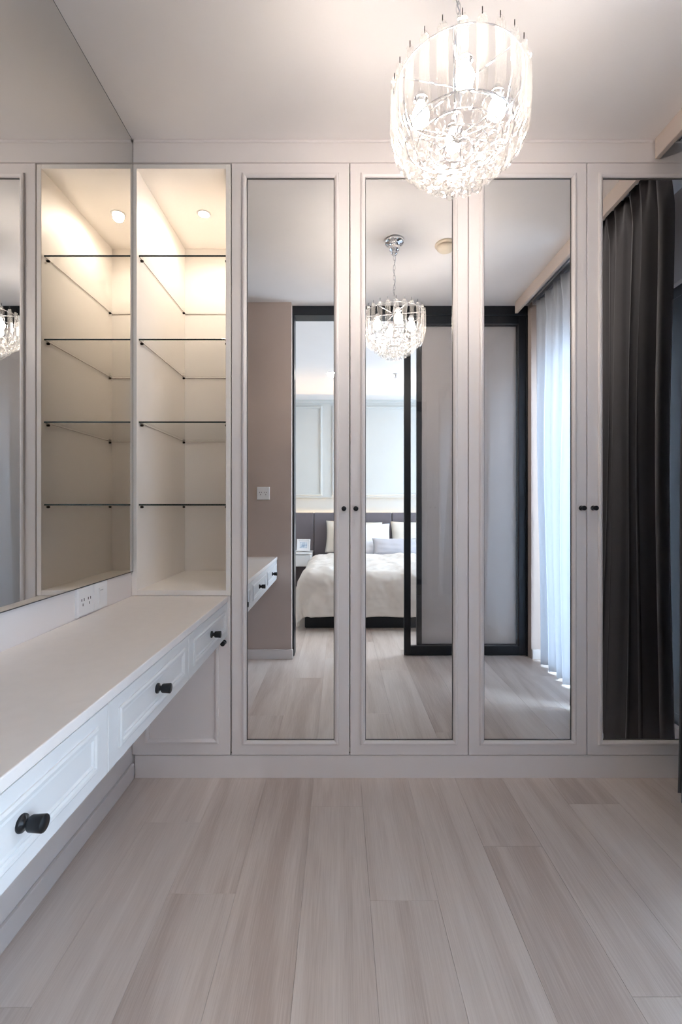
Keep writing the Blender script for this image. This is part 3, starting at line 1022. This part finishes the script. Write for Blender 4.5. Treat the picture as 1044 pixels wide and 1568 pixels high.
def duvet():
    bm = bmesh.new()
    W, L0, L1 = 0.90, -3.60, -2.15
    nx, ny = 150, 120
    dropx, dropy = 0.36, 0.37
    g = []
    for j in range(ny + 1):
        v = L0 + (L1 + dropy - L0) * j / ny
        row = []
        for i in range(nx + 1):
            u = -(W + dropx) + 2 * (W + dropx) * i / nx
            du = max(abs(u) - W + 0.05, 0)
            dv = max(v - L1 + 0.05, 0)
            dd = (du ** 3 + dv ** 3) ** (1 / 3.0)
            # rounded shoulder then hang
            r = 0.10
            if dd < r * PI / 2:
                th = dd / r
                out, dn = r * math.sin(th), r * (1 - math.cos(th))
            else:
                e = dd - r * PI / 2
                out, dn = r + 0.16 * e, r + e * 0.97
            k = 1 / max(1e-6, math.hypot(du, dv))
            bx = max(-W + 0.05, min(W - 0.05, u)) + (math.copysign(out * du * k, u) if du > 0 else 0)
            by = min(v, L1 - 0.05) + (out * dv * k if dv > 0 else 0)
            pz = 0.475 - dn
            nn = noise.noise(Vector((u * 3.1, v * 3.3, 1.0))) * 0.026 + noise.noise(Vector((u * 8 + v * 3, v * 7 - u * 4, 4.0))) * 0.014 + abs(noise.noise(Vector((u * 14 - v * 9, v * 16 + u * 6, 9.0)))) * 0.014
            fold = 0.014 * math.sin(u * 17 + 3 * math.sin(v * 3)) * min(1, dn / 0.2) if dv > 0 else 0.016 * math.sin(v * 15 + 2 * math.sin(u * 4)) * min(1, dn / 0.2)
            if dd > 0:
                bx += math.copysign((nn + fold) * du * k, u)
                by += (nn + fold) * dv * k
                pz += nn * 0.3
            else:
                pz += nn
            # plump quilt loft
            pz += 0.015 * (1 - min(1, dd / 0.2)) * math.cos(u * 1.2)
            if j <= 2:
                pz -= 0.02 * (2 - j) / 2
            row.append(bm.verts.new((BC + bx, by, max(pz, 0.03))))
        g.append(row)
    for j in range(ny):
        for i in range(nx):
            f = bm.faces.new((g[j][i], g[j][i + 1], g[j + 1][i + 1], g[j + 1][i]))
            f.smooth = True
    m = MB(); m.bm.free(); m.bm = bm
    return m


dv = tag(obj('duvet', duvet(), 'linen'), 'rumpled ivory duvet hanging over the foot of the bed', 'duvet')
so = dv.modifiers.new('thickness', 'SOLIDIFY')
so.thickness = 0.02
so.offset = -1


def pillow(w, h, t, seed):
    bm = bmesh.new()
    n = 22
    lay = []
    for sgn in (1, -1):
        rows_ = []
        for j in range(n + 1):
            rw = []
            for i in range(n + 1):
                a, b = -1 + 2 * i / n, -1 + 2 * j / n
                e = max(0.0, (1 - abs(a) ** 2.6)) * max(0.0, (1 - abs(b) ** 2.6))
                pinch = 1 - 0.07 * (1 - a * a) * abs(b) ** 3 * 0 - 0.05 * (1 - b * b)
                x_ = a * w / 2 * (1 - 0.045 * (1 - b * b) ** 1)
                y_ = b * h / 2 * (1 - 0.055 * (1 - a * a) ** 1)
                z_ = sgn * t / 2 * e ** 0.55
                z_ += 0.010 * noise.noise(Vector((a * 2.2 + seed, b * 2.2, sgn * 1.0))) * e
                rw.append(bm.verts.new((x_, y_, z_)))
            rows_.append(rw)
        lay.append(rows_)
    for li, L in enumerate(lay):
        for j in range(n):
            for i in range(n):
                q = (L[j][i], L[j][i + 1], L[j + 1][i + 1], L[j + 1][i])
                f = bm.faces.new(q if li == 0 else q[::-1])
                f.smooth = True
    bmesh.ops.remove_doubles(bm, verts=list(bm.verts), dist=0.0004)
    m = MB(); m.bm.free(); m.bm = bm
    return m


def put_pillow(name, w, h, t, mat, loc, lean, label, cat, group=None, seed=1, roll=0.0):
    me = pillow(w, h, t, seed).mesh(name, M[mat])
    # local y is up, local z faces the foot of the bed (+y)
    rot = Matrix(((-1, 0, 0, 0), (0, 0, 1, 0), (0, 1, 0, 0), (0, 0, 0, 1)))
    o = place(name, me, None, T(loc) @ Matrix.Rotation(lean, 4, 'X') @ Matrix.Rotation(roll, 4, 'Y') @ rot)
    return tag(o, label, cat, group)


put_pillow('pillow', 0.72, 0.42, 0.13, 'cream_linen', (0.18, -4.035, 0.655), 0.34, 'cream pillow against the headboard near the nightstand', 'pillow', 'bed pillows', 2, 0.03)
put_pillow('pillow', 0.72, 0.42, 0.13, 'cream_linen', (1.01, -4.03, 0.655), 0.34, 'cream pillow against the headboard away from the nightstand', 'pillow', 'bed pillows', 7)
put_pillow('pillow', 0.68, 0.40, 0.13, 'white_linen', (0.285, -3.865, 0.642), 0.40, 'white pillow leaning on the cream pillow beside the nightstand', 'pillow', 'bed pillows', 5, -0.02)
put_pillow('lumbar_cushion', 0.58, 0.23, 0.10, 'silver_linen', (0.68, -3.70, 0.555), 0.36, 'small silver grey oblong cushion in front of the pillows', 'cushion', None, 9)

ns = thing('nightstand', (-0.60, -4.0, 0.31), 'white floating nightstand with one drawer beside the bed', 'nightstand')
obj('body', box(-0.86, -0.345, BYR + 0.126, -3.82, 0.31, 0.462, b=0.003), 'drawer_white', ns)
obj('top', box(-0.865, -0.340, BYR + 0.126, -3.79, 0.463, 0.478, b=0.003), 'drawer_white', ns)
obj('drawer_front', box(-0.855, -0.350, -3.8195, -3.80, 0.315, 0.448, b=0.002), 'drawer_white', ns)

pf = thing('picture_frame', (-0.44, -3.95, 0.479), 'small white picture frame with pale blue print standing on the nightstand', 'picture frame')
PFM = T((-0.455, -3.95, 0.4865)) @ Matrix.Rotation(0.18, 4, 'Z') @ Matrix.Rotation(0.16, 4, 'X')
WM_pf = PFM


def framed(name, mb, mat, parent):
    return place(name, mb.mesh(name, M[mat]), parent, PFM)


stand = lambda u, v, h: (u, h, v)
framed('frame', MB().sweep_rect(stand, -0.085, 0.085, 0.0, 0.15, [(0, -0.006), (0, 0.008), (0.003, 0.010), (0.015, 0.010), (0.018, 0.006), (0.018, -0.006)]), 'plastic', pf)
framed('mount', MB().sweep_rect(stand, -0.067, 0.067, 0.018, 0.132, [(0, -0.004), (0, 0.002), (0.02, 0.002), (0.02, -0.004)]), 'white_linen', pf)
framed('print', box(-0.047, 0.047, -0.004, 0.001, 0.038, 0.112), 'picture', pf)
framed('back_leg', box(-0.02, 0.02, -0.05, -0.007, 0.0, 0.09), 'plastic', pf)

NEUT = (1.0, 0.95, 0.88)
for i, (x_, y_) in enumerate(((-0.09, -3.02), (1.25, -3.02), (-0.95, -2.0), (1.75, -2.0))):  # only the first lamp is known; the other three are added unseen for brightness
    downlight((x_, y_, CEIL), ['lit downlight in the bedroom ceiling between nightstand side and sprinkler', 'added unseen bedroom ceiling downlight over the window side of the bed',
                               'added unseen bedroom ceiling downlight just behind the doorway', 'added unseen bedroom ceiling downlight behind the frosted panel'][i],
              'bedroom ceiling downlights', 'down_white', 2.5, NEUT, 0.04, 2.7)

sp = thing('fire_sprinkler', (0.59, -3.05, CEIL), 'small fire sprinkler head under the bedroom ceiling', 'sprinkler')
obj('escutcheon', MB().lathe([(0.03, CEIL), (0.028, CEIL - 0.005), (0.008, CEIL - 0.007), (0.007, CEIL - 0.03), (0, CEIL - 0.03)], 20, T((0.59, -3.05, 0))), 'chrome', sp)
obj('deflector', MB().lathe([(0.0, CEIL - 0.0302), (0.004, CEIL - 0.031), (0.004, CEIL - 0.044), (0.02, CEIL - 0.045), (0.02, CEIL - 0.047), (0, CEIL - 0.048)], 16, T((0.59, -3.05, 0))), 'chrome', sp)
